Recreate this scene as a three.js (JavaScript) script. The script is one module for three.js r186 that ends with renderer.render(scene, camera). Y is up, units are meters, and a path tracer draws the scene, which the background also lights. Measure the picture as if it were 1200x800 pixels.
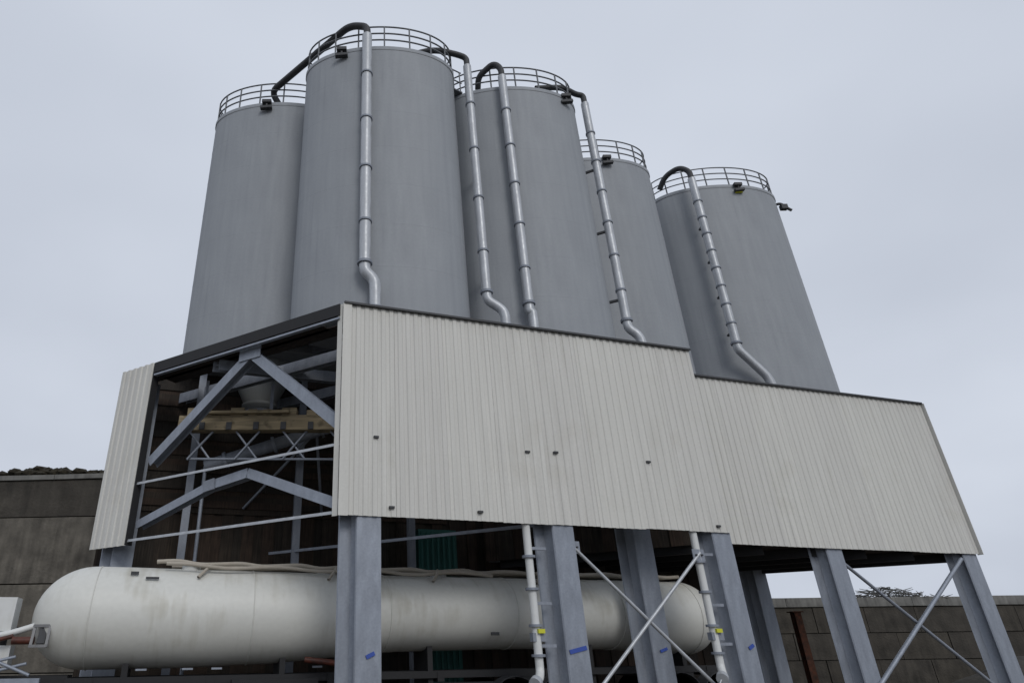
import * as THREE from 'three';
import { mergeGeometries } from 'three/addons/utils/BufferGeometryUtils.js';
import { ImprovedNoise } from 'three/addons/math/ImprovedNoise.js';

// ------------------------------------------------------------------ camera, sky, sun, exposure
const scene = new THREE.Scene();
const camera = new THREE.PerspectiveCamera(56.27, 1.5, 0.1, 6000);
camera.position.set(0, 1.6, 0);
camera.rotation.order = 'YXZ';
camera.rotation.set(26.02 * Math.PI / 180, 0, -0.70 * Math.PI / 180);
camera.setViewOffset(1200, 800, 139, 0, 1200, 800);
camera.updateProjectionMatrix();

const noise = new ImprovedNoise();
let seed = 20240611;
const rnd = () => { seed = (seed * 1664525 + 1013904223) >>> 0; return seed / 4294967296; };
const rr = (a, b) => a + (b - a) * rnd();
function fbm(x, y, z, o = 4) { let s = 0, a = 0.5, f = 1; for (let i = 0; i < o; i++) { s += a * noise.noise(x * f, y * f, z * f + i * 7.3); a *= 0.5; f *= 2.03; } return s; }

{ // overcast sky: a grey-blue cloud sheet, soft large patches
  const W = 1024, H = 512, d = new Float32Array(W * H * 4);
  for (let j = 0; j < H; j++) for (let i = 0; i < W; i++) {
    const th = (j + 0.5) / H * Math.PI - Math.PI / 2, ph = (i + 0.5) / W * Math.PI * 2;
    const y = Math.sin(th), c = Math.cos(th), x = c * Math.cos(ph), z = c * Math.sin(ph);
    const yy = Math.max(y, 0) + 0.25;
    const n = fbm(x / yy * 0.9 + 3.1, z / yy * 0.9 - 1.7, 0.4, 5) * 0.7 + fbm(x * 1.1, y * 2.2, z * 1.1, 3) * 0.5;
    let k = 0.61 * (1 + 0.34 * n);
    const t = n * 0.03;
    const o = (j * W + i) * 4;
    const g = y < 0 ? Math.max(0.25, 1 + y * 4) : 1;
    d[o] = k * (0.925 + t) * g; d[o + 1] = k * (1.0 + t * 0.5) * g; d[o + 2] = k * (1.145 - t) * g; d[o + 3] = 1;
  }
  const t = new THREE.DataTexture(d, W, H, THREE.RGBAFormat, THREE.FloatType);
  t.mapping = THREE.EquirectangularReflectionMapping; t.magFilter = THREE.LinearFilter; t.needsUpdate = true;
  scene.background = t; scene.environment = t;
}
const sun = new THREE.DirectionalLight(new THREE.Color(1.0, 0.975, 0.94), 1.1);
sun.position.set(18, 34, 22); sun.target.position.set(3, 5, -17);
sun.castShadow = true; sun.shadow.radius = 45; sun.shadow.mapSize.set(2048, 2048);
Object.assign(sun.shadow.camera, { left: -40, right: 40, top: 40, bottom: -40, near: 1, far: 140 });
scene.add(sun, sun.target);

const renderer = new THREE.WebGLRenderer({ antialias: true });
renderer.toneMapping = THREE.LinearToneMapping;
renderer.toneMappingExposure = 1.03;
renderer.shadowMap.enabled = true;

// ------------------------------------------------------------------ textures (colour grain and fine relief only)
function tex(size, metres, fn, srgb = true, mx = metres) {
  const d = new Uint8Array(size * size * 4);
  for (let j = 0; j < size; j++) for (let i = 0; i < size; i++) {
    const c = fn(i / size, j / size), o = (j * size + i) * 4;
    for (let k = 0; k < 3; k++) d[o + k] = Math.max(0, Math.min(255, (c.length ? c[k] : c) * 255));
    d[o + 3] = 255;
  }
  const t = new THREE.DataTexture(d, size, size, THREE.RGBAFormat);
  t.wrapS = t.wrapT = THREE.RepeatWrapping; t.magFilter = THREE.LinearFilter; t.minFilter = THREE.LinearMipmapLinearFilter; t.generateMipmaps = true;
  if (srgb) t.colorSpace = THREE.SRGBColorSpace;
  t.repeat.set(1 / mx, 1 / metres); t.needsUpdate = true; return t;
}
// seamless fractal noise on a torus-like blend
function tn(u, v, f, z = 0, o = 4, fy = f) {
  const a = fbm(u * f, v * fy, z, o), b = fbm((u - 1) * f, v * fy, z, o), c = fbm(u * f, (v - 1) * fy, z, o), e = fbm((u - 1) * f, (v - 1) * fy, z, o);
  return (a * (1 - u) + b * u) * (1 - v) + (c * (1 - u) + e * u) * v;
}
const S = (x) => Math.max(0, Math.min(1, x));
const T = {
  paint: tex(512, 6, (u, v) => { const n = tn(u, v, 5, 1) * 0.05 + tn(u, v, 26, 9, 3, 3) * 0.08 - S(tn(u, v, 34, 51, 3, 1.5) * 2 - 0.3) * 0.08 + tn(u, v, 70, 2, 2) * 0.04; const k = 0.93 + n; return [k, k, k * (1 - n * 0.1)]; }),
  clad: tex(512, 5, (u, v) => { const s = tn(u, v, 40, 4, 3, 2); const dirt = S(tn(u, v, 6, 12) * 1.6 - 0.1) + S(tn(u, v, 26, 44, 3, 1.6) * 2.2 - 0.35); const k = 0.96 + s * 0.10 + tn(u, v, 90, 3, 2) * 0.05 - dirt * 0.045; return [k, k * (1 - dirt * 0.006), k * (1 - dirt * 0.02)]; }),
  galv: tex(512, 1.4, (u, v) => { const c = Math.round((tn(u, v, 30, 5, 2) + 0.5) * 6) / 6; const k = 0.86 + (c - 0.5) * 0.09 + tn(u, v, 9, 8, 4, 2.5) * 0.2; return [k, k, k * 1.01]; }),
  wall: tex(512, 4, (u, v) => { const n = tn(u, v, 7, 21) + tn(u, v, 30, 5, 3, 4) * 0.5; const st = S(tn(u, v, 14, 31, 4, 2) * 2.2); const k = 0.78 + n * 0.42 - st * 0.16; return [k, k * 0.985, k * 0.95]; }),
  wood: tex(512, 2.2, (u, v) => { const g = tn(u, v, 60, 14, 3, 2.5); const k = 0.75 + g * 0.5 + tn(u, v, 6, 3) * 0.3; return [k, k * 0.95, k * 0.88]; }),
  gravel: tex(1024, 5, (u, v) => { const a = tn(u, v, 120, 2, 2), b = tn(u, v, 60, 6, 2), c = tn(u, v, 5, 9); const k = 0.66 + a * 0.7 + b * 0.4 + c * 0.35; return [k, k * 0.97, k * 0.92]; }),
  tank: tex(512, 5, (u, v) => { const dirt = S(tn(u, v, 5, 17) * 1.3 + tn(u, v, 34, 3, 3, 4) * 0.9 - 0.05); const k = 0.97 - dirt * 0.2 + tn(u, v, 50, 8, 2) * 0.05; return [k, k * (1 - dirt * 0.02), k * (1 - dirt * 0.07)]; }),
  tan: tex(512, 2.5, (u, v) => { const g = tn(u, v, 4, 14, 4, 40), d = S(tn(u, v, 9, 23) * 2.4 - 0.2); const k = 0.86 + g * 0.4 - d * 0.42; return [k, k * 0.97, k * 0.92]; }),
  rust: tex(256, 1.5, (u, v) => { const n = tn(u, v, 12, 3); const k = 0.75 + n * 0.7; return [k, k * (0.85 - n * 0.2), k * (0.75 - n * 0.3)]; }),
  rough: tex(256, 2, (u, v) => { const k = 0.72 + tn(u, v, 14, 9) * 0.5; return [k, k, k]; }, false),
  bump: tex(512, 2, (u, v) => 0.5 + tn(u, v, 22, 4, 4) * 0.7, false),
  bumpF: tex(512, 3, (u, v) => 0.5 + tn(u, v, 5, 40, 3) * 0.8, false),
};
function mat(r, g, b, rough, map, extra = {}) {
  return new THREE.MeshStandardMaterial({ color: new THREE.Color().setRGB(r, g, b), roughness: rough, metalness: 0, map: map || null, side: THREE.DoubleSide, ...extra });
}
const M = {
  silo: mat(0.312, 0.333, 0.36, 0.62, T.paint, { bumpMap: T.bumpF, bumpScale: 0.006 }),
  siloRoof: mat(0.27, 0.29, 0.31, 0.7, T.paint),
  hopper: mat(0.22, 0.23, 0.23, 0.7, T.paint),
  clad: [mat(0.624, 0.616, 0.578, 0.6, T.clad), mat(0.612, 0.603, 0.568, 0.6, T.clad), mat(0.634, 0.626, 0.586, 0.58, T.clad)],
  galv: mat(0.355, 0.39, 0.445, 0.62, T.galv, { metalness: 0.25, roughnessMap: T.rough }),
  galvDark: mat(0.335, 0.365, 0.415, 0.66, T.galv, { metalness: 0.25 }),
  pipe: mat(0.60, 0.625, 0.645, 0.6, T.galv, { metalness: 0.25, roughnessMap: T.rough }),
  dark: mat(0.045, 0.047, 0.052, 0.65, T.paint),
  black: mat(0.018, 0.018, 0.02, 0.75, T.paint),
  rail: mat(0.13, 0.138, 0.15, 0.6),
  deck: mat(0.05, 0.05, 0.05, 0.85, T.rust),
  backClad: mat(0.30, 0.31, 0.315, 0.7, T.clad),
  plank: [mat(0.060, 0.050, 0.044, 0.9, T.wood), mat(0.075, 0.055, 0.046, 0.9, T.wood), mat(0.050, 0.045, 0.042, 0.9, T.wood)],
  tan: mat(0.33, 0.285, 0.20, 0.85, T.tan),
  tank: mat(0.65, 0.65, 0.61, 0.5, T.tank, { bumpMap: T.bumpF, bumpScale: 0.01 }),
  white: mat(0.66, 0.67, 0.66, 0.5, T.tank),
  hose: mat(0.42, 0.38, 0.32, 0.75, T.tank),
  tyre: mat(0.02, 0.02, 0.02, 0.9, T.bump),
  hub: mat(0.25, 0.25, 0.25, 0.5, T.galv),
  red: mat(0.13, 0.045, 0.03, 0.6, T.rust),
  rust: mat(0.10, 0.05, 0.032, 0.9, T.rust),
  yellow: mat(0.55, 0.55, 0.03, 0.5),
  blue: mat(0.03, 0.07, 0.32, 0.6),
  teal: mat(0.03, 0.13, 0.115, 0.7, T.paint),
  conc: ['0.21,0.197,0.178', '0.19,0.178,0.162', '0.085,0.078,0.070', '0.075,0.068,0.060', '0.088,0.080,0.069'].map((c) => mat(...c.split(',').map(Number), 0.95, T.wall, { bumpMap: T.bump, bumpScale: 0.02 })),
  cap: mat(0.27, 0.275, 0.28, 0.9, T.wall),
  moss: mat(0.045, 0.042, 0.028, 1, T.wood),
  brush: mat(0.11, 0.11, 0.105, 1),
  ground: mat(0.30, 0.287, 0.265, 0.97, T.gravel, { bumpMap: T.gravel, bumpScale: 0.03 }),
};

// ------------------------------------------------------------------ helpers
const V = (x, y, z) => new THREE.Vector3(x, y, z);
const taken = {};
function numbered(n) { const k = taken[n] = (taken[n] ?? -1) + 1; return k ? `${n}_${String(k).padStart(3, '0')}` : n; }
function metric(g, off = 0) { // uv in metres, box-projected
  g = g.index ? g.toNonIndexed() : g;
  const p = g.attributes.position, n = p.count, uv = new Float32Array(n * 2);
  const a = V(0, 0, 0), b = V(0, 0, 0), c = V(0, 0, 0);
  for (let i = 0; i < n; i += 3) {
    a.fromBufferAttribute(p, i); b.fromBufferAttribute(p, i + 1); c.fromBufferAttribute(p, i + 2);
    const nn = b.clone().sub(a).cross(c.clone().sub(a)), x = Math.abs(nn.x), y = Math.abs(nn.y), z = Math.abs(nn.z);
    [a, b, c].forEach((q, k) => {
      const o = (i + k) * 2;
      if (y > x && y > z) { uv[o] = q.x + off; uv[o + 1] = q.z; } else if (x > z) { uv[o] = q.z + off; uv[o + 1] = q.y; } else { uv[o] = q.x + off; uv[o + 1] = q.y; }
    });
  }
  g.setAttribute('uv', new THREE.BufferAttribute(uv, 2));
  return g;
}
function mesh(name, g, m, parent) {
  if (Array.isArray(g)) g = mergeGeometries(g.map((q) => { q = q.index ? q.toNonIndexed() : q; for (const k of Object.keys(q.attributes)) if (!['position', 'normal', 'uv'].includes(k)) q.deleteAttribute(k); return q; }));
  const o = new THREE.Mesh(g, m); o.name = name; o.castShadow = o.receiveShadow = true; parent.add(o); return o;
}
function thing(name, label, category, group) {
  const o = new THREE.Group(); o.name = numbered(name); scene.add(o); o.userData = { label, category };
  if (group) o.userData.group = group; return o;
}
function base(o, x, y, z) { // put the group's origin at its base; parts were built in world metres
  o.position.set(x, y, z); for (const c of o.children) c.position.sub(o.position); return o;
}
function basis(o, x, y, z) { return new THREE.Matrix4().makeBasis(x, y, z).setPosition(o); }
function bar(a, b, w, h, up = V(0, 1, 0), ch = 0) { // rectangular bar from a to b
  const z = b.clone().sub(a), L = z.length(); z.normalize();
  let x = up.clone().cross(z); if (x.lengthSq() < 1e-6) x = V(1, 0, 0).cross(z); x.normalize();
  const y = z.clone().cross(x), g = new THREE.BoxGeometry(w, h, L);
  g.translate(0, 0, L / 2); g.applyMatrix4(basis(a, x, y, z)); return metric(g, rr(0, 3));
}
function rod(a, b, r, n = 10, r2 = r) {
  const z = b.clone().sub(a), L = z.length(); z.normalize();
  const g = new THREE.CylinderGeometry(r2, r, L, n); g.translate(0, L / 2, 0);
  g.applyQuaternion(new THREE.Quaternion().setFromUnitVectors(V(0, 1, 0), z)); g.translate(a.x, a.y, a.z); return metric(g, rr(0, 2));
}
function fillet(pts, rad, n = 6) {
  const out = [pts[0].clone()];
  for (let i = 1; i < pts.length - 1; i++) {
    const p = pts[i], d0 = pts[i - 1].clone().sub(p), d1 = pts[i + 1].clone().sub(p), r = Math.min(rad, d0.length() * 0.49, d1.length() * 0.49);
    const a = p.clone().add(d0.setLength(r)), b = p.clone().add(d1.setLength(r));
    for (let k = 0; k <= n; k++) { const t = k / n; out.push(a.clone().multiplyScalar((1 - t) ** 2).addScaledVector(p, 2 * t * (1 - t)).addScaledVector(b, t * t)); }
  }
  out.push(pts[pts.length - 1].clone()); return out;
}
class Poly extends THREE.Curve { // polyline by arc length
  constructor(p) { super(); this.p = p; this.l = [0]; for (let i = 1; i < p.length; i++) this.l.push(this.l[i - 1] + p[i].distanceTo(p[i - 1])); }
  getPoint(t, o = new THREE.Vector3()) { const s = t * this.l[this.l.length - 1]; let i = 1; while (i < this.l.length - 1 && this.l[i] < s) i++; return o.copy(this.p[i - 1]).lerp(this.p[i], S((s - this.l[i - 1]) / (this.l[i] - this.l[i - 1]))); }
}
function tube(pts, r, rad = 0.4, seg = 60, n = 10) { return metric(new THREE.TubeGeometry(new Poly(fillet(pts, rad)), seg, r, n, false)); }
// H-section along a..b, x = flange direction, y = depth direction
function hsec(a, b, fx, dy, fw, dp, tf = 0.035, tw = 0.03) {
  const z = b.clone().sub(a), L = z.length(); z.normalize();
  const s = new THREE.Shape(), w = fw / 2, d = dp / 2, q = tw / 2;
  [[-w, -d], [w, -d], [w, -d + tf], [q, -d + tf], [q, d - tf], [w, d - tf], [w, d], [-w, d], [-w, d - tf], [-q, d - tf], [-q, -d + tf], [-w, -d + tf]].forEach(([x, y], i) => i ? s.lineTo(x, y) : s.moveTo(x, y));
  const g = new THREE.ExtrudeGeometry(s, { depth: L, bevelEnabled: false });
  g.applyMatrix4(basis(a, fx.clone().normalize(), dy.clone().normalize(), z));
  const det = fx.clone().normalize().cross(dy.clone().normalize()).dot(z);
  if (det < 0) { const p = g.attributes.position; for (let i = 0; i < p.count; i += 3) { const t = V(0, 0, 0).fromBufferAttribute(p, i + 1), u = V(0, 0, 0).fromBufferAttribute(p, i + 2); p.setXYZ(i + 1, u.x, u.y, u.z); p.setXYZ(i + 2, t.x, t.y, t.z); } }
  g.computeVertexNormals(); return metric(g, rr(0, 3));
}
// ribbed sheet: runs from o along d for width w, between heights h0 and h1, ribs stand out along n
function ribbed(o, d, n, w, h0, h1, pitch = 0.3, dep = 0.03, th = 0.006) {
  const f = [], k = Math.round(w / pitch);
  for (let i = 0; i < k; i++) { const x = i * w / k, p = w / k; f.push([x, 0], [x + p * 0.36, 0], [x + p * 0.46, dep], [x + p * 0.90, dep]); }
  f.push([w, 0]);
  const s = new THREE.Shape(); f.forEach(([x, y], i) => i ? s.lineTo(x, y) : s.moveTo(x, y));
  for (let i = f.length - 1; i >= 0; i--) s.lineTo(f[i][0], f[i][1] - th);
  const g = new THREE.ExtrudeGeometry(s, { depth: h1 - h0, bevelEnabled: false });
  g.applyMatrix4(new THREE.Matrix4().makeBasis(d, n, V(0, 1, 0)).setPosition(o.x, h0, o.z));
  const p = g.attributes.position;
  if (d.clone().cross(n).y < 0) for (let i = 0; i < p.count; i += 3) { const t = V(0, 0, 0).fromBufferAttribute(p, i + 1), u = V(0, 0, 0).fromBufferAttribute(p, i + 2); p.setXYZ(i + 1, u.x, u.y, u.z); p.setXYZ(i + 2, t.x, t.y, t.z); }
  g.computeVertexNormals(); return metric(g, rr(0, 5));
}
function lathe(prof, cx, cz, sx, sz, seg = 72, tile = 6) { // oval turned body, profile [r, y] with r relative
  const g = new THREE.LatheGeometry(prof.map(([r, y]) => new THREE.Vector2(Math.max(r, 1e-4), y)), seg);
  const uv = g.attributes.uv, p = g.attributes.position;
  for (let i = 0; i < uv.count; i++) uv.setXY(i, uv.getX(i) * 18, p.getY(i));
  g.scale(sx, 1, sz); g.computeVertexNormals();
  const nn = g.attributes.normal, m = prof.length; // close the seam
  for (let j = 0; j < m; j++) { const a = j, b = seg * m + j; const v = V(nn.getX(a) + nn.getX(b), nn.getY(a) + nn.getY(b), nn.getZ(a) + nn.getZ(b)).normalize(); nn.setXYZ(a, v.x, v.y, v.z); nn.setXYZ(b, v.x, v.y, v.z); }
  g.translate(cx, 0, cz); return g;
}

// ------------------------------------------------------------------ ground
{
  const g = new THREE.PlaneGeometry(3000, 3000, 1, 1); g.rotateX(-Math.PI / 2);
  const o = mesh('ground', metric(g), M.ground, scene); o.userData = { kind: 'structure', label: 'grey brown gravel yard under the silos', category: 'ground' };
}

// ------------------------------------------------------------------ plan of the two silo houses
const U = V(0.9552, 0, -0.2960).normalize();            // along the long fronts
const W = V(-0.8601, 0, -0.5101).normalize();           // along the open end
const NU = V(-U.z, 0, U.x).multiplyScalar(-1).normalize(); if (NU.z < 0) NU.negate();   // outward from the fronts
const NW = V(W.z, 0, -W.x).normalize(); if (NW.z < 0) NW.negate();                     // outward from the open end
const K0 = V(-1.13, 0, -13.0), HB = 4.1, HT = 8.92, LEN = 9.62;
const P = (a, b, h) => V(K0.x + a * U.x + b * W.x, h, K0.z + a * U.z + b * W.z);
const M0 = V(8.38, 0, -17.46), LEN2 = 9.75;
const Q = (a, b, h) => V(M0.x + a * U.x + b * W.x, h, M0.z + a * U.z + b * W.z);

function column(parent, at, h0, h1, m = M.galv, fw = 0.5, dp = 0.46) {
  const a = at(h0 + 0.03), b = at(h1), c = mesh('column', hsec(a, b, U, W, fw, dp), m, parent);
  mesh('base_plate', bar(at(h0), at(h0 + 0.03), 0.8, 0.8, U), M.galvDark, c);
  return c;
}
function cladFront(parent, at, len, h0, h1, n) {
  const w = len / n;
  for (let i = 0; i < n; i++) {
    const o = at(i * w, 0, 0).addScaledVector(NU, 0.02 + (i % 2) * 0.003);
    mesh('cladding_sheet', ribbed(o, U, NU, w - 0.003, h0 + rr(-0.012, 0.012), h1, w / 6, 0.02), M.clad[i % 3], parent);
  }
}

// ------------------------------------------------------------------ near silo house
{
  const t = thing('silo_house', 'near silo house clad in cream ribbed sheet with open braced end', 'building');
  cladFront(t, P, LEN, HB, HT, 8);
  // trims of the front
  mesh('top_flashing', bar(P(-0.02, 0, HT + 0.02).addScaledVector(NU, 0.04), P(LEN, 0, HT + 0.02).addScaledVector(NU, 0.04), 0.14, 0.05), M.dark, t);
  mesh('corner_flashing', [bar(P(0.06, 0, HB - 0.02).addScaledVector(NU, 0.072), P(0.06, 0, HT).addScaledVector(NU, 0.072), 0.012, 0.2, U.clone()), bar(P(-0.03, 0.06, HB - 0.02).addScaledVector(NW, 0.02), P(-0.03, 0.06, HT).addScaledVector(NW, 0.02), 0.13, 0.012, NW.clone())], M.clad[2], t);
  // side strip of cladding at the far end of the open face
  for (let i = 0; i < 2; i++) {
    const w = 0.7, o = P(0, 6.38 + i * w, 0).addScaledVector(NW, 0.02 + i * 0.003);
    mesh('cladding_sheet', ribbed(o, W, NW, w - 0.003, HB - 0.05, HT + 0.05, w / 3), M.clad[i], t);
  }
  mesh('edge_flashing', bar(P(0, 6.36, HB - 0.05).addScaledVector(NW, -0.02), P(0, 6.36, HT).addScaledVector(NW, -0.02), 0.03, 0.2, NW.clone()), M.black, t);
  // steel: columns
  const dp = 0.23;
  column(t, (h) => P(0.64, dp + 0.02, h), 0, HT - 0.3);
  column(t, (h) => P(5.08, dp + 0.02, h), 0, HT - 0.3);
  column(t, (h) => P(9.36, dp + 0.02, h), 0, HT - 0.3);
  column(t, (h) => P(9.36, 2.05, h), 0, HT - 0.3, M.galv);
  column(t, (h) => P(0.12, 7.35, h).addScaledVector(NW, -0.35), 0, HT - 0.3);
  // beams behind the sheets
  for (const h of [HB + 0.16, 6.5, HT - 0.2]) mesh('edge_beam', hsec(P(0.1, 0.18, h), P(LEN - 0.1, 0.18, h), V(0, 1, 0), W, 0.22, 0.2, 0.02, 0.02), M.galvDark, t);
  // open end: roof edge channel, girts, braces
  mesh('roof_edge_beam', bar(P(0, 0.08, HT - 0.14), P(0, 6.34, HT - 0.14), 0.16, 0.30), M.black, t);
  mesh('roof_edge_lip', bar(P(0, 0.08, HT - 0.37).addScaledVector(NW, 0.05), P(0, 6.3, HT - 0.37).addScaledVector(NW, 0.05), 0.10, 0.05), M.galv, t);
  for (const h of [5.58, 4.17]) mesh('girt', [bar(P(0, 0.05, h), P(0, 6.4, h), 0.05, 0.035), bar(P(0, 0.05, h - 0.03).addScaledVector(NW, 0.03), P(0, 6.4, h - 0.03).addScaledVector(NW, 0.03), 0.01, 0.03)], M.pipe, t);
  const ins = -0.12;
  const E = (b, h) => P(0, b, h).addScaledVector(NW, ins);
  // W-distance of a point of the open end from its corner
  const brace = (b0, h0, b1, h1, w, d) => mesh('brace', hsec(E(b0, h0), E(b1, h1), NW, V(b1 - b0 > 0 ? -0.001 : 0.001, 1, 0).normalize().cross(NW).cross(NW).normalize(), d, w, 0.02, 0.02), M.galv, t);
  const braceBox = (b0, h0, b1, h1, w, d) => { const a = E(b0, h0), b = E(b1, h1); return mesh('brace', [bar(a, b, w, 0.02, NW.clone()), bar(a.clone().addScaledVector(NW, -d), b.clone().addScaledVector(NW, -d), w, 0.02, NW.clone()), bar(a.clone().addScaledVector(NW, -d / 2), b.clone().addScaledVector(NW, -d / 2), 0.02, d, NW.clone())], M.galv, t); };
  braceBox(2.95, 8.46, 0.10, 6.02, 0.26, 0.22);
  braceBox(2.95, 8.46, 6.2, 6.13, 0.26, 0.22);
  braceBox(2.70, 5.36, 0.06, 4.32, 0.22, 0.2);
  braceBox(2.70, 5.36, 3.9, 5.22, 0.22, 0.2);
  braceBox(3.9, 5.22, 6.3, 4.55, 0.2, 0.2);
  mesh('gusset', bar(E(2.6, 8.42).addScaledVector(NW, 0.03), E(3.3, 8.42).addScaledVector(NW, 0.03), 0.03, 0.3), M.galv, t);
  mesh('gusset', bar(E(3.7, 5.24).addScaledVector(NW, 0.03), E(4.05, 5.2).addScaledVector(NW, 0.03), 0.03, 0.26), M.galvDark, t);
  // inner frame lines
  mesh('girt', bar(P(5.0, 0.5, 4.16), P(5.0, 8.4, 4.16), 0.05, 0.07), M.galv, t);
  for (const a of [5.0, 9.3]) { mesh('roof_beam', hsec(P(a, 0.3, 8.6), P(a, 8.5, 8.6), V(0, 1, 0), U, 0.3, 0.25), M.galvDark, t); }
  mesh('roof_beam', hsec(P(2.2, 1.6, 8.55), P(2.2, 8.5, 8.55), V(0, 1, 0), U, 0.3, 0.25), M.galvDark, t);
  mesh('roof_beam', hsec(P(0.4, 4.6, 8.5), P(9.4, 4.6, 8.5), V(0, 1, 0), W, 0.3, 0.25), M.galvDark, t);
  // deck that carries the silos, and sheets added to shade the open bay
  for (let i = 0; i < 3; i++) mesh('shade_sheet', bar(P(0.3 + i * 0.46, 1.5, 8.86), P(0.3 + i * 0.46, 7.7, 8.86), 0.45, 0.02, V(0, 1, 0)), M.deck, t);
  for (let i = 0; i < 4; i++) mesh('shade_sheet', bar(P(1.6, 0.45 + i * 0.5, 8.8), P(LEN - 0.1, 0.45 + i * 0.5, 8.8), 0.42, 0.02), M.backClad, t);  // front strips, added to keep skylight out of the bay
  {
    const s = new THREE.Shape(), pts = [[1.9, 2.3], [LEN - 0.9, 2.3], [LEN - 0.9, 7.95], [1.9, 7.95]].map(([a, b]) => P(a, b, 0));
    pts.forEach((p, i) => i ? s.lineTo(p.x, -p.z) : s.moveTo(p.x, -p.z));
    const g = new THREE.ExtrudeGeometry(s, { depth: 0.12, bevelEnabled: false }); g.rotateX(-Math.PI / 2); g.translate(0, 9.72, 0);
    mesh('deck', metric(g), M.deck, t);
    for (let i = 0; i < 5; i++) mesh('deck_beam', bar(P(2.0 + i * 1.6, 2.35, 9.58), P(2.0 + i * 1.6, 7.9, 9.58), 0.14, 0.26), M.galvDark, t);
    for (const [a, b] of [[2.1, 2.5], [5.1, 2.5], [8.5, 2.5], [2.1, 7.6], [5.1, 7.6], [8.5, 7.6]]) mesh('deck_post', bar(P(a, b, b > 5 ? 0 : 8.4), P(a, b, 9.46), 0.2, 0.2, U), M.galvDark, t);
  }
  // back wall: dark weathered boards running level
  const bo = 8.7;
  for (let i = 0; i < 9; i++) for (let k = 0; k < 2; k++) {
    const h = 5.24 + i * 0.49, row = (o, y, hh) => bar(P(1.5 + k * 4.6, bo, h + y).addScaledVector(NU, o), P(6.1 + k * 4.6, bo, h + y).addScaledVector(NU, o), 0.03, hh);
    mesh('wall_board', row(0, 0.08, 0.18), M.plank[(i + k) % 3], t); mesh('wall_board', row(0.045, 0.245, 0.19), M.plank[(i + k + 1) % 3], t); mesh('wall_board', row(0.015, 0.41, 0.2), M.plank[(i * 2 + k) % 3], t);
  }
  // bracing rods between the front columns
  const X = (x, h, off) => { const a = (x - K0.x) / U.x; return P(a, 0.25, h).addScaledVector(NU, off); };
  mesh('brace_rod', rod(X(4.06, 3.72, 0.06), X(7.55, 0.42, 0.06), 0.038), M.pipe, t);
  mesh('brace_rod', rod(X(7.25, 3.62, 0.17), X(3.9, 0.6, 0.17), 0.038), M.pipe, t);
  for (const [x, h, o] of [[4.12, 3.66, 0.06], [7.2, 3.57, 0.17], [4.0, 0.72, 0.17], [7.45, 0.52, 0.06]]) { const p = X(x, h, o); const g = mesh('gusset', bar(p.clone().addScaledVector(U, -0.16), p.clone().addScaledVector(U, 0.16), 0.02, 0.26), M.galvDark, t); for (const d of [-0.08, 0.08]) mesh('bolt', rod(p.clone().addScaledVector(U, d), p.clone().addScaledVector(U, d).addScaledVector(NU, 0.05), 0.022, 6), M.dark, g); }
  // screws and vents seen as dark specks on the front
  for (const [x, h] of [[-0.41, 5.76], [3.02, 5.70], [3.72, 5.74], [6.12, 5.69], [-0.09, 4.29], [1.8, 4.29], [7.7, 4.24]]) {
    const p = P((x - K0.x) / U.x, 0, h); mesh('vent_cap', bar(p.clone().addScaledVector(NU, 0.02), p.clone().addScaledVector(NU, 0.085), 0.11, 0.045), M.dark, t);
  }
  // blue paint marks on the columns
  for (const [a, b, h, w, s] of [[0.66, 0, 1.57, 0.16, 0.07], [5.06, 0, 1.62, 0.40, 0.08], [9.45, 0, 1.64, 0.14, 0.07], [9.36, 1.79, 1.60, 0.2, 0.06]]) {
    const p0 = P(a - w / 2, b, h - s * 0.5).addScaledVector(NU, 0.004 - 0.0), p1 = P(a + w / 2, b, h + s * 0.5).addScaledVector(NU, 0.004);
    mesh('paint_mark', bar(p0, p1, 0.012, s, V(0, 1, 0)), M.blue, t);
  }
  base(t, K0.x, 0, K0.z);
}

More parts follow.
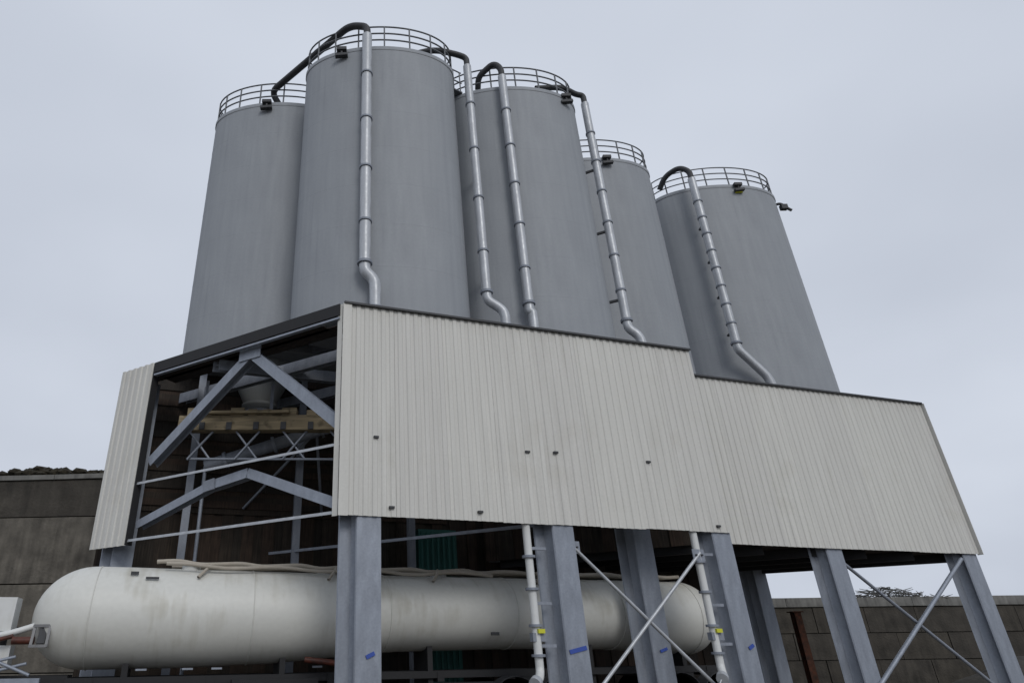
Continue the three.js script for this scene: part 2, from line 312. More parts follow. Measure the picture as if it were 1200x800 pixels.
// ------------------------------------------------------------------ far silo house
{
  const t = thing('silo_house', 'far silo house clad in cream ribbed sheet, set back at the right', 'building');
  cladFront(t, Q, LEN2, HB, HT, 8);
  mesh('top_flashing', bar(Q(0, 0, HT + 0.02).addScaledVector(NU, 0.04), Q(LEN2, 0, HT + 0.02).addScaledVector(NU, 0.04), 0.14, 0.05), M.dark, t);
  mesh('corner_flashing', bar(Q(LEN2 + 0.01, 0, HB - 0.02).addScaledVector(NU, 0.06), Q(LEN2 + 0.01, 0, HT).addScaledVector(NU, 0.06), 0.16, 0.012, U.clone()), M.clad[1], t);
  column(t, (h) => Q(4.15, 0.28, h), 0, HT - 0.3, M.galv, 0.54);
  column(t, (h) => Q(LEN2 - 0.28, 0.28, h), 0, HT - 0.3, M.galv, 0.54);
  column(t, (h) => Q(LEN2 - 0.35, 5.95, h), 0, HT - 0.3, M.galv);
  for (const h of [HB + 0.16, 6.5, HT - 0.2]) mesh('edge_beam', hsec(Q(0.1, 0.18, h), Q(LEN2 - 0.1, 0.18, h), V(0, 1, 0), W, 0.22, 0.2, 0.02, 0.02), M.galvDark, t);
  const slab = (h, d, a0, b0, a1, b1, n, m) => {
    const s = new THREE.Shape(); [[a0, b0], [a1, b0], [a1, b1], [a0, b1]].map(([a, b]) => Q(a, b, 0)).forEach((p, i) => i ? s.lineTo(p.x, -p.z) : s.moveTo(p.x, -p.z));
    const g = new THREE.ExtrudeGeometry(s, { depth: d, bevelEnabled: false }); g.rotateX(-Math.PI / 2); g.translate(0, h, 0); mesh(n, metric(g), m, t);
  };
  slab(4.16, 0.12, 0.1, 0.4, LEN2 - 0.05, 6.3, 'lower_deck', M.deck);
  for (let i = 0; i < 6; i++) mesh('deck_beam', bar(Q(0.3 + i * 1.86, 0.42, 4.03), Q(0.3 + i * 1.86, 6.3, 4.03), 0.14, 0.24), M.black, t);  // black colour stands in for the shade under this deck
  slab(9.5, 0.12, 1.2, 1.8, LEN2 - 0.8, 6.3, 'deck', M.deck);
  for (const [a, b] of [[1.6, 2], [8.9, 2], [1.6, 6], [8.9, 6]]) mesh('deck_post', bar(Q(a, b, 4.28), Q(a, b, 9.5), 0.2, 0.2, U), M.galvDark, t);
  for (let i = 0; i < 5; i++) mesh('cladding_sheet', ribbed(Q(LEN2 - 0.02, 0.1 + i * 1.25, 0), W, NW.clone().negate(), 1.247, HB, HT, 0.3), M.clad[i % 3], t);
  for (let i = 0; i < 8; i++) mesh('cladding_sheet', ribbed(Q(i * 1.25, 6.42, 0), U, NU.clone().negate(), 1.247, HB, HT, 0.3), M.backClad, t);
  for (let i = 0; i < 20; i++) { const p = Q(-0.08 - (i % 2) * 0.04, 0.5 + i * 0.3, HB); mesh('wall_board', bar(p, p.clone().setY(HT - 0.1), 0.035, 0.33, W.clone()), M.plank[i % 3], t); }  // added dark boards, hide the bright interior and keep this end black
  const X = (x, h, off) => { const a = (x - M0.x) / U.x; return Q(a, 0.25, h).addScaledVector(NU, off); };
  mesh('brace_rod', rod(X(12.6, 3.85, 0.06), X(17.0, 0.4, 0.06), 0.045), M.galvDark, t);
  mesh('brace_rod', rod(X(17.1, 3.95, 0.18), X(12.3, 0.5, 0.18), 0.055), M.galv, t);
  base(t, M0.x, 0, M0.z);
}

// ------------------------------------------------------------------ silos
const HS = 19.12, HSB = 9.42;
function silo(cx, cz, label, sensor, extra, size = 1) {
  const RX = 2.47 * size, RZ = 1.22 * size;
  const t = thing('cement_silo', label, 'silo', 'grey cement silos on the silo houses');
  const shellProf = [[0.001, HSB], [0.985, HSB]];
  for (let i = 0; i <= 12; i++) shellProf.push([1, HSB + 0.02 + (HS - HSB - 0.02) * i / 12]);
  const shell = mesh('shell', lathe(shellProf, cx, cz, RX, RZ, 96), M.silo, t);
  mesh('rim_band', lathe([[1.004, HS - 0.14], [1.012, HS - 0.13], [1.012, HS + 0.01], [0.99, HS + 0.015]], cx, cz, RX, RZ, 96), M.silo, shell);
  for (let i = 1; i < 7; i++) { const y = HSB + (HS - HSB) * i / 7; mesh('weld_seam', lathe([[0.999, y - 0.02], [1.0016, y - 0.012], [1.0016, y + 0.012], [0.999, y + 0.02]], cx, cz, RX, RZ, 96), M.silo, shell); }
  mesh('roof', lathe([[0.995, HS], [0.5, HS + 0.28], [0.08, HS + 0.4], [0.001, HS + 0.42]], cx, cz, RX, RZ, 64), M.siloRoof, t);
  const hop = mesh('hopper', lathe([[0.40, HSB - 0.005], [0.40, HSB - 0.1], [0.19, 8.25], [0.21, 8.22], [0.21, 8.12], [0.16, 8.1], [0.15, 7.75], [0.001, 7.75]], cx, cz, RX, RZ * 1.7, 48), M.hopper, t);
  mesh('outlet_flange', lathe([[0.16, 7.9], [0.24, 7.9], [0.24, 7.96], [0.16, 7.96]], cx, cz, RX, RZ * 1.7, 32), M.galvDark, hop);
  // guard rail round the top
  const gr = new THREE.Group(); gr.name = 'guard_rail'; t.add(gr);
  const ring = (y, k) => { class C extends THREE.Curve { getPoint(s, o = new THREE.Vector3()) { const a = s * Math.PI * 2; return o.set(cx + RX * k * Math.cos(a), y, cz + RZ * k * Math.sin(a)); } } return metric(new THREE.TubeGeometry(new C(), 72, 0.026, 6, true)); };
  for (const y of [HS + 0.34, HS + 0.64, HS + 0.95]) mesh('rail', ring(y, 0.985), M.rail, gr);
  for (let i = 0; i < 18; i++) {
    const a = i / 18 * Math.PI * 2 + 0.1, x = cx + RX * 0.985 * Math.cos(a), z = cz + RZ * 0.985 * Math.sin(a);
    mesh('post', rod(V(x, HS - 0.06, z), V(x, HS + 0.96, z), 0.028, 6), M.rail, gr);
  }
  // dust filter and hatch on the roof
  mesh('dust_filter', [rod(V(cx + 0.7, HS + 0.2, cz - 0.3), V(cx + 0.7, HS + 0.75, cz - 0.3), 0.28, 20)], M.pipe, t);
  // level sensor clamped under the rim
  if (sensor) {
    const a = Math.asin(Math.max(-1, Math.min(1, (sensor - cx) / RX))), z = cz + RZ * Math.cos(a), x = sensor;
    const s = mesh('level_sensor', [bar(V(x - 0.16, HS - 0.05, z + 0.10), V(x + 0.16, HS - 0.05, z + 0.10), 0.16, 0.12), bar(V(x, HS - 0.3, z + 0.1), V(x, HS - 0.1, z + 0.1), 0.06, 0.06, U)], M.dark, t);
    mesh('sensor_head', bar(V(x - 0.2, HS - 0.36, z + 0.12), V(x + 0.2, HS - 0.32, z + 0.12), 0.14, 0.1), M.dark, s);
  }
  if (extra) extra(t);
  return base(t, cx, HSB, cz);
}
const SIL = [[-3.98, -17.767], [-0.353, -15.5], [4.163, -17.184], [8.06, -20.805], [14.02, -22.62]];
silo(...SIL[0], 'leftmost grey silo, set back behind the foremost silo', -4.35);
silo(...SIL[1], 'foremost grey silo with a straight pale pipe down its middle', -1.55);
silo(...SIL[2], 'grey silo just right of the foremost one, two pipes at its left side', 6.15);
silo(...SIL[3], 'fourth grey silo from the left, mostly hidden behind the third', 8.5, null, 1.03);
silo(...SIL[4], 'rightmost grey silo above the set back house', 14.5, (t) => {
  const b = mesh('rim_bracket', tube([V(16.4, 18.78, -22.4), V(16.75, 18.85, -22.2), V(16.95, 18.6, -22.2), V(17.15, 18.45, -22.2)], 0.06, 0.15, 20, 8), M.dark, t);
  mesh('junction_box', bar(V(16.72, 18.62, -22.2), V(16.98, 18.62, -22.2), 0.2, 0.22), M.dark, b);
  mesh('yellow_tag', bar(V(14.35, 18.72, -21.27), V(14.65, 18.72, -21.27), 0.06, 0.07), M.yellow, t);
}, 1.09);
// catwalks bridging the silo tops
function catwalk(a, b, label) {
  const t = thing('catwalk', label, 'catwalk'), d = b.clone().sub(a).normalize(), n = V(d.z, 0, -d.x);
  mesh('deck_plate', bar(a, b, 0.7, 0.06), M.rail, t);
  for (const s of [-1, 1]) {
    for (const y of [0.45, 0.95]) mesh('rail', rod(a.clone().addScaledVector(n, 0.33 * s).add(V(0, y, 0)), b.clone().addScaledVector(n, 0.33 * s).add(V(0, y, 0)), 0.024, 6), M.rail, t);
    for (let i = 0; i < 3; i++) { const p = a.clone().lerp(b, 0.1 + i * 0.4).addScaledVector(n, 0.33 * s); mesh('post', rod(p, p.clone().add(V(0, 0.96, 0)), 0.024, 6), M.rail, t); }
  }
  const m = a.clone().lerp(b, 0.5); return base(t, m.x, a.y, m.z);
}
catwalk(V(1.75, HS + 0.06, -16.2), V(2.35, HS + 0.06, -16.55), 'dark catwalk between the foremost silo and its right neighbour');
catwalk(V(5.9, HS + 0.06, -18.0), V(6.9, HS + 0.06, -19.75), 'dark catwalk from the third silo back to the fourth');
catwalk(V(-2.75, HS + 0.06, -16.85), V(-1.95, HS + 0.06, -16.35), 'dark catwalk between the leftmost and the foremost silo');

// ------------------------------------------------------------------ fill pipes
function fillPipe(label, over, x, z, top, low, jog, r, clamps, toward) {
  const t = thing('fill_pipe', label, 'pipe', 'fill pipes on the silos');
  const run = mesh('pipe_run', tube([V(x, top, z), V(x, low, z)], r, 0.3, 8, 16), M.pipe, t);
  mesh('jog', tube([V(x, low, z), V(x, low - 0.25, z), ...jog], r * 0.98, 0.22, 40, 14), M.pipe, t);
  mesh('top_bend', tube([...over, V(x, top + 0.42, z), V(x, top, z)], r * 0.74, 0.42, 60, 12), M.dark, t);  // same pipe in a dark colour, painted as if shaded against the sky
  for (let i = 0; i < clamps; i++) {
    const y = low + 0.4 + (top - low - 1.2) * (i + 0.5) / clamps;
    const c = mesh('flange', rod(V(x, y - 0.028, z), V(x, y + 0.028, z), r * 1.2, 18), M.galvDark, run);
    if (toward && i % 2 === 0) mesh('bracket', bar(V(x, y - 0.3, z), V(x + toward[0], y - 0.3, z + toward[1]), 0.07, 0.07), M.dark, run);
  }
  mesh('flange', rod(V(x, low - 0.04, z), V(x, low + 0.03, z), r * 1.3, 18), M.galvDark, t);
  const e = jog[jog.length - 1]; mesh('end_flange', rod(V(e.x, e.y - 0.02, e.z), V(e.x, e.y + 0.07, e.z), r * 1.7, 18), M.galvDark, t);
  return base(t, e.x, e.y, e.z);
}
fillPipe('straight pale pipe down the middle of the foremost silo', [V(-4.0, HS + 0.3, -17.0), V(-4.3, HS + 0.75, -16.75), V(-1.3, HS + 0.98, -14.25)], -0.72, -14.05, 19.35, 10.75, [V(-0.45, 10.2, -14.05), V(-0.45, 9.3, -14.05)], 0.155, 4, [0, -0.25]);
fillPipe('pale pipe in the dark gap right of the foremost silo', [V(0.3, HS + 0.55, -15.2), V(1.5, HS + 0.85, -15.1), V(2.3, HS + 0.75, -15.25)], 2.6, -15.3, 19.35, 10.55, [V(3.05, 9.95, -15.3), V(3.05, 9.4, -15.3)], 0.135, 4, [0.2, -0.6]);
fillPipe('pale pipe left of centre on the third silo', [V(3.1, HS + 0.35, -16.4), V(3.1, HS + 0.65, -16.1), V(3.6, HS + 0.9, -15.75)], 3.83, -15.7, 19.3, 10.4, [V(3.9, 10.1, -15.7), V(3.9, 9.3, -15.7)], 0.14, 5, [0, -0.25]);
fillPipe('pale pipe between the third silo and the fourth', [V(5.2, HS + 0.6, -16.6), V(6.2, HS + 0.75, -16.7), V(6.75, HS + 0.65, -16.95)], 7.02, -17.0, 19.35, 10.5, [V(7.35, 9.95, -17.0), V(7.35, 9.3, -17.0)], 0.135, 6, [-0.45, -0.25]);
fillPipe('pale pipe with a long slanting foot on the rightmost silo', [V(11.6, HS + 0.35, -22.0), V(11.75, HS + 0.75, -21.6), V(12.2, HS + 0.85, -21.15)], 12.5, -20.98, 19.2, 11.6, [V(13.3, 10.25, -20.98), V(13.4, 9.6, -20.98)], 0.15, 8, [0, -0.4]);

// ------------------------------------------------------------------ inside the open end
{
  const t = thing('walkway_beam', 'tan boxed walkway beam under the hoppers in the open end', 'beam');
  const a = V(-5.75, 7.18, -16.35), b = V(-0.9, 7.02, -16.0), d = b.clone().sub(a).normalize();
  mesh('beam', bar(a, b, 0.3, 0.40), M.tan, t);
  for (let i = 0; i < 9; i++) { const p = a.clone().lerp(b, 0.06 + i * 0.105 + rr(-0.02, 0.02)), w = rr(0.12, 0.4), q = rr(0.03, 0.1); mesh('packing_block', bar(p.clone().add(V(0, 0.2 + q, 0.02)), p.clone().add(V(w, 0.2 + q, 0.02)), 0.3, q * 2 + 0.05), M.tan, t); }
  mesh('top_board', bar(a.clone().add(V(0.4, 0.24, 0)), a.clone().lerp(b, 0.62).add(V(0, 0.26, 0)), 0.6, 0.07), M.tan, t);
  for (let i = 0; i < 6; i++) { const p = a.clone().lerp(b, 0.12 + i * 0.15); mesh('bracket', bar(p.clone().add(V(0, -0.1, 0.17)), p.clone().add(V(0.14, -0.1, 0.17)), 0.05, 0.2), M.dark, t); }
  for (let i = 0; i < 7; i++) { const p = a.clone().lerp(b, 0.06 + i * 0.13); mesh('lattice_bar', rod(p.clone().add(V(0, -0.2, 0)), p.clone().add(V(i % 2 ? -0.6 : 0.6, -0.95, 0)), 0.032, 6), M.galv, t); }
  mesh('lower_chord', rod(a.clone().add(V(0.3, -0.95, 0)), b.clone().add(V(-0.3, -0.95, 0)), 0.035, 6), M.galv, t);
  for (let i = 0; i < 3; i++) mesh('hanger', bar(a.clone().lerp(b, 0.12 + i * 0.38).add(V(0, 0.2, -0.1)), a.clone().lerp(b, 0.12 + i * 0.38).add(V(0, 1.3, -0.1)), 0.08, 0.08, U), M.galvDark, t);
  base(t, a.x, 6.2, a.z);
}
{
  const t = thing('screw_conveyor', 'dark tube conveyor slanting up behind the open end braces', 'conveyor');
  const a = V(-5.2, 6.25, -17.2), b = V(-0.2, 7.9, -17.3);
  const body = mesh('tube', rod(a, b, 0.17, 18), M.galvDark, t);
  mesh('drive_motor', rod(b, b.clone().add(V(0.5, 0.16, 0)), 0.22, 16), M.dark, t);
  for (let i = 0; i < 4; i++) { const p = a.clone().lerp(b, 0.1 + i * 0.26), q = a.clone().lerp(b, 0.115 + i * 0.26); mesh('flange', rod(p, q, 0.23, 18), M.galv, body); }
  mesh('support_bar', rod(a.clone(), V(-5.2, 0, -17.3), 0.05, 8), M.galv, t);
  mesh('support_bar', rod(a.clone().lerp(b, 0.6), V(-2.2, 5.3, -19.35), 0.04, 8), M.galv, t);
  mesh('support_bar', rod(a.clone().lerp(b, 0.6), V(-4.4, 5.4, -18.65), 0.04, 8), M.galv, t);
  base(t, a.x, 0, a.z);
}

// ------------------------------------------------------------------ timber back wall
{
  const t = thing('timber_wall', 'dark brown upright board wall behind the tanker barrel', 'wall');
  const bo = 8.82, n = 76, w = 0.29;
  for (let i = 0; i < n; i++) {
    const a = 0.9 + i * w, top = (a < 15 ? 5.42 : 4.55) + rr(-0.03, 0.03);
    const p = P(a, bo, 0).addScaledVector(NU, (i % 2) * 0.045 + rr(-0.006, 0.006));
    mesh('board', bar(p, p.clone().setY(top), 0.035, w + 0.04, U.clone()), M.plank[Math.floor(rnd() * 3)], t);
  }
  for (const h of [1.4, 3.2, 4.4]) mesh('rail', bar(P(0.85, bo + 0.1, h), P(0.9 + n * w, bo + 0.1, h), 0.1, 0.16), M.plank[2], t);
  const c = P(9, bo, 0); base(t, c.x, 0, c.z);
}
{ // dark teal container behind the tanker
  const t = thing('storage_box', 'dark teal box in the shadow above the tanker, just right of the first column', 'container');
  const a = P(9.05, 8.1, 0), b = P(10.25, 8.1, 0);
  mesh('box', bar(a.clone().setY(2.6), b.clone().setY(2.6), 0.8, 4.6), M.teal, t);
  for (let i = 0; i < 7; i++) mesh('rib', bar(a.clone().lerp(b, 0.08 + i * 0.14).addScaledVector(NU, 0.43).setY(0.4), a.clone().lerp(b, 0.08 + i * 0.14).addScaledVector(NU, 0.43).setY(4.8), 0.05, 0.06, NU.clone()), M.teal, t);
  for (const s of [0.1, 0.9]) mesh('foot', bar(a.clone().lerp(b, s).setY(0), a.clone().lerp(b, s).setY(0.31), 0.5, 0.12, U), M.dark, t);
  base(t, a.x, 0, a.z);
}

// ------------------------------------------------------------------ inlet pipes beside the columns
function inlet(x, h1, label) {
  const a = (x - K0.x) / U.x, q = (h, da = 0, dn = 0) => P(a + da, 0.12, h).addScaledVector(NU, dn);
  const t = thing('inlet_pipe', label, 'pipe', 'tanker inlet pipes at the columns');
  mesh('pipe_run', rod(q(1.45), q(h1), 0.085, 14), M.white, t);
  for (const h of [1.5, 2.05, 2.75, 3.4]) mesh('flange', rod(q(h), q(h + 0.05), 0.14, 14), M.galvDark, t);
  mesh('valve', bar(q(1.86, -0.12), q(1.86, 0.2), 0.14, 0.16), M.galvDark, t);
  mesh('valve_handle', bar(q(1.97, -0.02, 0.11), q(1.97, 0.13, 0.11), 0.06, 0.08), M.yellow, t);
  for (const h of [3.6, 2.5, 1.7]) mesh('clip', bar(q(h), q(h, 0.42), 0.05, 0.06), M.galvDark, t);
  mesh('elbow', tube([q(1.47), q(1.22), q(1.12, -0.12, 0.16), q(1.08, -0.22, 0.24)], 0.085, 0.14, 30, 12), M.white, t);
  mesh('coupling', rod(q(1.08, -0.22, 0.24), q(1.03, -0.32, 0.33), 0.12, 16), M.pipe, t);
  mesh('cap_chain', tube([q(1.05, -0.3, 0.3), q(0.8, -0.5, 0.3), q(0.6, -0.9, 0.3), q(0.02, -1.2, 0.3)], 0.022, 0.2, 24, 6), M.pipe, t);
  const p = q(0, -1.2, 0.3); return base(t, p.x, 0, p.z);
}
inlet(2.95, 4.35, 'white inlet pipe with yellow valve left of the second column');
inlet(7.15, 4.35, 'white inlet pipe with yellow valve left of the house end column');

// ------------------------------------------------------------------ tanker trailer
{
  const t = thing('tanker_trailer', 'long dirty white tanker trailer parked under the silo houses', 'trailer');
  const T0 = V(-4.88, 0, -15.0), A = (x, h, n = 0) => V(T0.x + (x - T0.x), h, T0.z + (x - T0.x) * U.z / U.x).addScaledVector(NU, n);
  const NS = 44, NR = 48, x0 = -7.46, x1 = 8.45;
  const top = (x) => 3.35 - 0.06 * S((x + 6) / 6) - 0.0 * x;
  const key = [[-8, 1.36], [-4.7, 1.37], [-3, 1.42], [-1.2, 1.54], [0, 1.63], [2.8, 1.66], [5.1, 1.63], [7.3, 1.48], [9, 1.48]];
  const bot = (x) => { for (let i = 1; i < key.length; i++) if (x <= key[i][0]) { let s = (x - key[i - 1][0]) / (key[i][0] - key[i - 1][0]); s = s * s * (3 - 2 * s); return key[i - 1][1] + (key[i][1] - key[i - 1][1]) * s; } return 1.48; };
  const pos = [], uv = [], idx = [];
  const xs = []; for (let i = 0; i <= 14; i++) xs.push(x0 + 1.05 * (1 - Math.cos(i / 14 * Math.PI / 2)));
  for (let i = 1; i < NS; i++) xs.push(x0 + 1.05 + (x1 - 0.8 - x0 - 1.05) * i / NS);
  for (let i = 0; i <= 14; i++) xs.push(x1 - 0.8 * (1 - Math.sin(i / 14 * Math.PI / 2)));
  xs.forEach((x, i) => {
    const dl = S((x - x0) / 1.05), dr = S((x1 - x) / 0.8);
    const k = Math.max(0.001, Math.sqrt(1 - (1 - dl) ** 2) * Math.sqrt(1 - (1 - dr) ** 2));
    const yt = top(x), yb = bot(x), c = (yt + yb) / 2, ry = (yt - yb) / 2 * k, rz = 0.99 * k;
    for (let j = 0; j <= NR; j++) { const a = j / NR * Math.PI * 2, p = A(x, c + Math.cos(a) * ry, Math.sin(a) * rz); pos.push(p.x, p.y, p.z); uv.push(x, a); if (i && j) { const q = i * (NR + 1) + j; idx.push(q, q - 1, q - NR - 2, q, q - NR - 2, q - NR - 1); } }
  });
  const g = new THREE.BufferGeometry(); g.setAttribute('position', new THREE.Float32BufferAttribute(pos, 3)); g.setAttribute('uv', new THREE.Float32BufferAttribute(uv, 2)); g.setIndex(idx); g.computeVertexNormals();
  const nn = g.attributes.normal; for (let i = 0; i < xs.length; i++) { const a = i * (NR + 1), b = a + NR; const v = V(nn.getX(a) + nn.getX(b), nn.getY(a) + nn.getY(b), nn.getZ(a) + nn.getZ(b)).normalize(); nn.setXYZ(a, v.x, v.y, v.z); nn.setXYZ(b, v.x, v.y, v.z); }
  const barrel = mesh('barrel', g, M.tank, t);
  // weld bands round the barrel
  for (const x of [-6.35, -3.3, -0.4, 2.6, 5.4, 7.6]) {
    const pts = []; for (let j = 0; j < 40; j++) { const a = j / 40 * Math.PI * 2, yt = top(x), yb = bot(x); pts.push(A(x, (yt + yb) / 2 + Math.cos(a) * ((yt - yb) / 2 + 0.004), Math.sin(a) * 0.994)); }
    mesh('weld_band', metric(new THREE.TubeGeometry(new THREE.CatmullRomCurve3(pts, true), 80, 0.012, 6, true)), M.tank, barrel);
  }
  // air pipe and hoses along the top
  const top1 = [], top2 = []; for (let i = 0; i <= 30; i++) { const x = -5.3 + i * 0.43; top1.push(A(x, top(x) + 0.10 + 0.025 * Math.sin(i * 2.1) + rr(-0.01, 0.01), 0.35)); if (i < 18) top2.push(A(x + 0.2, top(x) + 0.02 + 0.035 * Math.sin(i * 1.3 + 1), 0.52 + 0.05 * Math.sin(i * 0.9))); }
  mesh('air_pipe', metric(new THREE.TubeGeometry(new THREE.CatmullRomCurve3(top1), 120, 0.045, 8)), M.hose, t);
  mesh('hose', metric(new THREE.TubeGeometry(new THREE.CatmullRomCurve3(top2), 90, 0.04, 8)), M.hose, t);
  mesh('catwalk_edge', [bar(A(-5.0, 3.36, -0.1), A(7.4, 3.36, -0.1), 0.4, 0.04), bar(A(-5.0, 3.40, 0.12), A(7.4, 3.40, 0.12), 0.03, 0.07)], M.hose, t);
  for (const x of [-4.6, -1.7, 1.0, 4.2, 6.6]) {
    const h = mesh('manhole', rod(A(x, top(x) - 0.06, 0.12), A(x, top(x) + 0.06, 0.12), 0.2, 20), M.white, t);
    mesh('lid', rod(A(x, top(x) + 0.06, 0.12), A(x, top(x) + 0.1, 0.12), 0.18, 20, 0.12), M.hose, h);
  }
  for (const x of [-4.2, -1.5, 0.9, 3.5]) mesh('hose_drop', tube([A(x, 3.4, 0.36), A(x - 0.1, 3.28, 0.6), A(x - 0.25, 3.1, 0.74)], 0.035, 0.1, 20, 8), M.hose, t);
  mesh('data_plate', bar(A(-5.75, 3.17, 0.66), A(-5.6, 3.17, 0.66), 0.05, 0.06), M.dark, t);
  mesh('lifting_eye', bar(A(-5.45, 3.07, 0.76), A(-5.2, 3.07, 0.76), 0.05, 0.04), M.dark, t);
  mesh('side_decal', bar(A(1.9, 1.98, 0.93), A(2.1, 1.98, 0.93), 0.03, 0.07), M.dark, t);
  // chassis
  for (const s of [-0.45, 0.45]) mesh('chassis_rail', hsec(A(-6.6, 1.16, s), A(8.2, 1.16, s), V(0, 1, 0), NU, 0.14, 0.26), M.black, t);
  for (const x of [-6.2, -4, -1.6, 0.8, 3.4, 6, 7.8]) mesh('cross_member', bar(A(x, 1.12, -0.6), A(x, 1.12, 0.6), 0.16, 0.2), M.black, t);
  for (const x of [-5.6, -2.6, 0.6, 4.6, 7.2]) mesh('saddle', bar(A(x, 1.2, -0.5), A(x, 1.2, 0.5), 0.12, (bot(x) - 1.1) * 2), M.black, t);
  mesh('side_guard', [bar(A(-5.2, 0.95, 0.9), A(1.9, 0.95, 0.9), 0.03, 0.12), bar(A(-5.2, 0.65, 0.9), A(1.9, 0.65, 0.9), 0.03, 0.12)], M.black, t);
  mesh('tool_box', bar(A(-3.6, 0.85, 0.55), A(-1.9, 0.85, 0.55), 0.5, 0.6), M.black, t);
  for (const x of [-5.4, -4.0, -4.55, -2.0]) mesh('marker_plate', bar(A(x, 1.36, 0.62), A(x + 0.2, 1.36, 0.62), 0.03, 0.035), M.galv, t);
  mesh('tail_hose', tube([A(-2.2, 1.5, 0.8), A(-1.5, 1.42, 0.92), A(-1.2, 1.1, 0.98), A(-1.3, 0.7, 0.95)], 0.06, 0.2, 24, 8), M.red, t);
  // wheels
  for (const x of [2.35, 3.45, 6.6, 7.75, -5.9, -4.8]) for (const s of [-1, 1]) {
    const w = new THREE.Group(); w.name = 'wheel'; t.add(w);
    const prof = [[0.3, -0.17], [0.46, -0.175], [0.51, -0.14], [0.525, -0.08], [0.525, 0.08], [0.51, 0.14], [0.46, 0.175], [0.3, 0.17]].map(([r, y]) => new THREE.Vector2(r, y));
    const c = A(x, 0.525, s * 0.86), q = new THREE.Matrix4().makeBasis(U, NU, V(0, 1, 0)).setPosition(c);
    const tg = new THREE.LatheGeometry(prof, 32); tg.applyMatrix4(q); mesh('tyre', metric(tg), M.tyre, w);
    const hg = new THREE.LatheGeometry([[0.001, -0.05], [0.12, -0.05], [0.14, 0.02], [0.3, 0.1], [0.305, 0.165], [0.305, -0.165], [0.001, -0.16]].map(([r, y]) => new THREE.Vector2(r, y * s)), 24); hg.applyMatrix4(q); mesh('rim', metric(hg), M.hub, w);
  }
  for (const x of [2.35, 3.45, 6.6, 7.75, -5.9, -4.8]) mesh('axle', rod(A(x, 0.525, -0.8), A(x, 0.525, 0.8), 0.07, 10), M.black, t);
  for (const x of [2.9, 7.2, -5.35]) for (const s of [-0.7, 0.7]) mesh('suspension_hanger', bar(A(x, 0.5, s * 0.7), A(x, 1.1, s * 0.7), 0.14, 0.3, U), M.black, t);
  for (const x of [2.35, 3.45, 6.6, 7.75]) {
    const pts = []; for (let i = 0; i <= 10; i++) { const a = Math.PI * (0.1 + 0.8 * i / 10); pts.push(A(x + Math.cos(a) * 0.58, 0.525 + Math.sin(a) * 0.58, 0.86)); }
    mesh('mudguard', pts.slice(1).map((p, i) => bar(pts[i], p, 0.4, 0.015, V(0, 1, 0))), M.dark, t);
  }
  // rear fittings at the left end
  mesh('rear_cabinet', bar(A(-8.9, 2.38, 0.2), A(-7.72, 2.38, 0.2), 0.5, 0.62), M.white, t);
  mesh('lower_cabinet', bar(A(-8.0, 1.63, 0.2), A(-7.66, 1.63, 0.2), 0.4, 0.38), M.white, t);
  mesh('rear_frame', [bar(A(-9.2, 1.2, 0.3), A(-6.6, 1.2, 0.3), 0.1, 0.16), bar(A(-9.2, 1.2, -0.3), A(-6.6, 1.2, -0.3), 0.1, 0.16), bar(A(-7.85, 1.2, 0.15), A(-7.85, 2.1, 0.15), 0.1, 0.1, U)], M.black, t);
  mesh('cabinet_window', bar(A(-8.2, 2.3, 0.46), A(-7.98, 2.3, 0.46), 0.02, 0.3), M.dark, t);
  mesh('discharge_pipe', tube([A(-8.8, 1.98, 0.5), A(-7.9, 1.98, 0.5), A(-7.55, 2.08, 0.45), A(-7.25, 2.2, 0.35)], 0.06, 0.2, 40, 10), M.white, t);
  mesh('discharge_valve', [rod(A(-7.62, 1.9, 0.62), A(-7.25, 1.9, 0.62), 0.07, 12), rod(A(-7.9, 1.9, 0.62), A(-7.62, 1.98, 0.6), 0.04, 10)], M.red, t);
  mesh('rear_step', [bar(A(-7.28, 1.78, 0.72), A(-7.28, 2.16, 0.62), 0.05, 0.05, U), bar(A(-7.0, 1.78, 0.84), A(-7.0, 2.16, 0.76), 0.05, 0.05, U), bar(A(-7.3, 2.16, 0.62), A(-6.98, 2.16, 0.77), 0.06, 0.05), bar(A(-7.3, 1.8, 0.72), A(-6.98, 1.8, 0.84), 0.06, 0.05)], M.hub, t);
  mesh('rear_bracket', bar(A(-7.12, 1.84, 0.72), A(-7.12, 2.12, 0.66), 0.06, 0.14, U), M.dark, t);
  mesh('bumper_bar', [rod(A(-8.2, 1.45, 0.6), A(-7.5, 1.62, 0.6), 0.03, 8), rod(A(-8.1, 1.3, 0.6), A(-7.3, 1.5, 0.6), 0.03, 8), rod(A(-8.0, 1.62, 0.55), A(-7.2, 1.3, 0.7), 0.03, 8), bar(A(-8.0, 1.2, 0.55), A(-7.0, 1.2, 0.75), 0.06, 0.1)], M.galv, t);
  const c = A(0, 0, 0); base(t, c.x, 0, c.z);
}

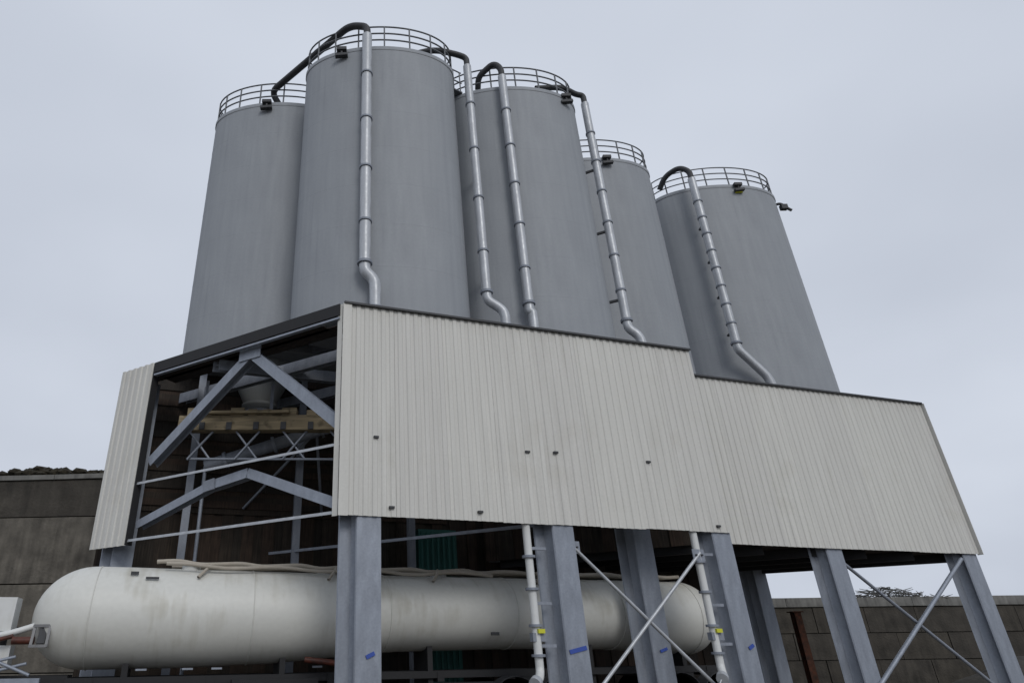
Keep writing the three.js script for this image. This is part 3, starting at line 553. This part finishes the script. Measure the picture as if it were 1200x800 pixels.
// ------------------------------------------------------------------ walls of the yard
function panelWall(label, x0, x1, z0, z1, courses, w, cap, tone, name = 'block_wall') {
  const t = thing(name, label, 'wall');
  const a = V(x0, 0, z0), b = V(x1, 0, z1), L = a.distanceTo(b), d = b.clone().sub(a).normalize(), n = V(-d.z, 0, d.x); if (n.z < 0) n.negate();
  let y = 0;
  courses.forEach((h, k) => {
    let s = k % 2 ? -w * 0.5 : 0;
    while (s < L) {
      const e = Math.min(s + w, L), s0 = Math.max(s, 0);
      if (e - s0 > 0.1) { const o = rr(-0.025, 0.025); mesh('block', bar(a.clone().addScaledVector(d, s0 + 0.015).addScaledVector(n, o).setY(y + h / 2), a.clone().addScaledVector(d, e - 0.015).addScaledVector(n, o).setY(y + h / 2), 0.8, h - 0.035), M.conc[tone(k)], t); }
      s += w;
    }
    y += h;
  });
  mesh('core', bar(a.clone().addScaledVector(d, 0.05).setY(y / 2 - 0.02), b.clone().addScaledVector(d, -0.05).setY(y / 2 - 0.02), 0.6, y + 0.05), M.conc[3], t);
  if (cap) for (let s = 0; s < L; s += 3) mesh('coping', bar(a.clone().addScaledVector(d, s + 0.01).setY(y + cap / 2 + rr(-0.02, 0.02)), a.clone().addScaledVector(d, Math.min(s + 3, L) - 0.01).setY(y + cap / 2 + rr(-0.02, 0.02)), 0.95, cap - 0.03), M.cap, t);
  return base(t, (x0 + x1) / 2, 0, (z0 + z1) / 2);
}
panelWall('tall brown grey block wall at the left edge', -26, -8.6, -21.4, -20.8, [1.2, 1.2, 1.2, 1.98, 1.18], 8.5, 0.18, (k) => (k === 4 ? 2 : k % 2));
panelWall('low brown block wall with grey coping behind the right columns', 12, 44, -32.2, -33.2, [1.1, 1.1, 1.1], 2.4, 0.42, () => 2 + Math.floor(rnd() * 3));

// leaf and rubble litter along the top of the left wall
{
  const geos = [];
  for (let i = 0; i < 420; i++) {
    const x = rr(-19, -8.7), k = Math.exp(-(((x + 11.8) / 1.3) ** 2)), g = new THREE.IcosahedronGeometry(rr(0.07, 0.17) + k * 0.07, 0);
    g.scale(rr(1, 2), rr(0.5, 0.9), 1); g.rotateY(rnd() * 3); g.translate(x, 6.99 + rr(-0.02, 0.16) + k * rr(0, 0.1), -21.15 + rr(-0.3, 0.3) + 0.0); geos.push(metric(g));
  }
  const o = mesh('rubble', geos, M.moss, scene); o.userData = { kind: 'stuff', label: 'dark mossy rubble lying along the top of the left wall', category: 'rubble' };
}
// bare brush heaped on the right wall
{
  const geos = [];
  for (let i = 0; i < 240; i++) {
    const x = 23.4 + (rnd() + rnd() + rnd() - 1.5) * 2.2, h = 3.7 + rr(0, 0.45) * Math.exp(-(((x - 23.2) / 1.3) ** 2)), a = rnd() * 6.28;
    const p = V(x, h, -32.6 + rr(-0.5, 0.4)), q = p.clone().add(V(Math.cos(a) * rr(0.2, 0.7), rr(-0.12, 0.16), Math.sin(a) * 0.3));
    geos.push(rod(p, q, 0.022, 4, 0.01));
  }
  const o = mesh('brushwood', geos, M.brush, scene); o.userData = { kind: 'stuff', label: 'grey dry brushwood heaped on the low right wall', category: 'brushwood' };
}
// rusty post between the houses
{
  const t = thing('rusty_post', 'rusty steel post beyond the house end column', 'post');
  mesh('shaft', hsec(V(12.4, 0.02, -21.6), V(12.4, 2.6, -21.6), V(1, 0, 0), V(0, 0, -1), 0.2, 0.26, 0.03, 0.03), M.rust, t);
  mesh('foot_plate', bar(V(12.4, 0, -21.6), V(12.4, 0.02, -21.6), 0.5, 0.5, V(1, 0, 0)), M.rust, t);
  mesh('cap_plate', bar(V(12.4, 2.6, -21.6), V(12.4, 2.63, -21.6), 0.34, 0.34, V(1, 0, 0)), M.rust, t);
  base(t, 12.4, 0, -21.6);
}
// aggregate heap in the bay at the right
{
  const g = new THREE.ConeGeometry(3.4, 1.5, 40, 12, true), p = g.attributes.position;
  for (let i = 0; i < p.count; i++) { const x = p.getX(i), y = p.getY(i), z = p.getZ(i); const n = fbm(x * 0.7, y, z * 0.7 + 3, 3) * 0.5; p.setXYZ(i, x * (1 + n * 0.2), Math.min(y, 0.6) + n * 0.35, z * (1 + n * 0.2)); }
  g.computeVertexNormals(); g.translate(25.5, 0.62, -29.0);
  const o = mesh('aggregate_heap', metric(g), M.conc[3], scene); o.userData = { label: 'low dark heap of aggregate before the right wall', category: 'heap' };
}

renderer.render(scene, camera);
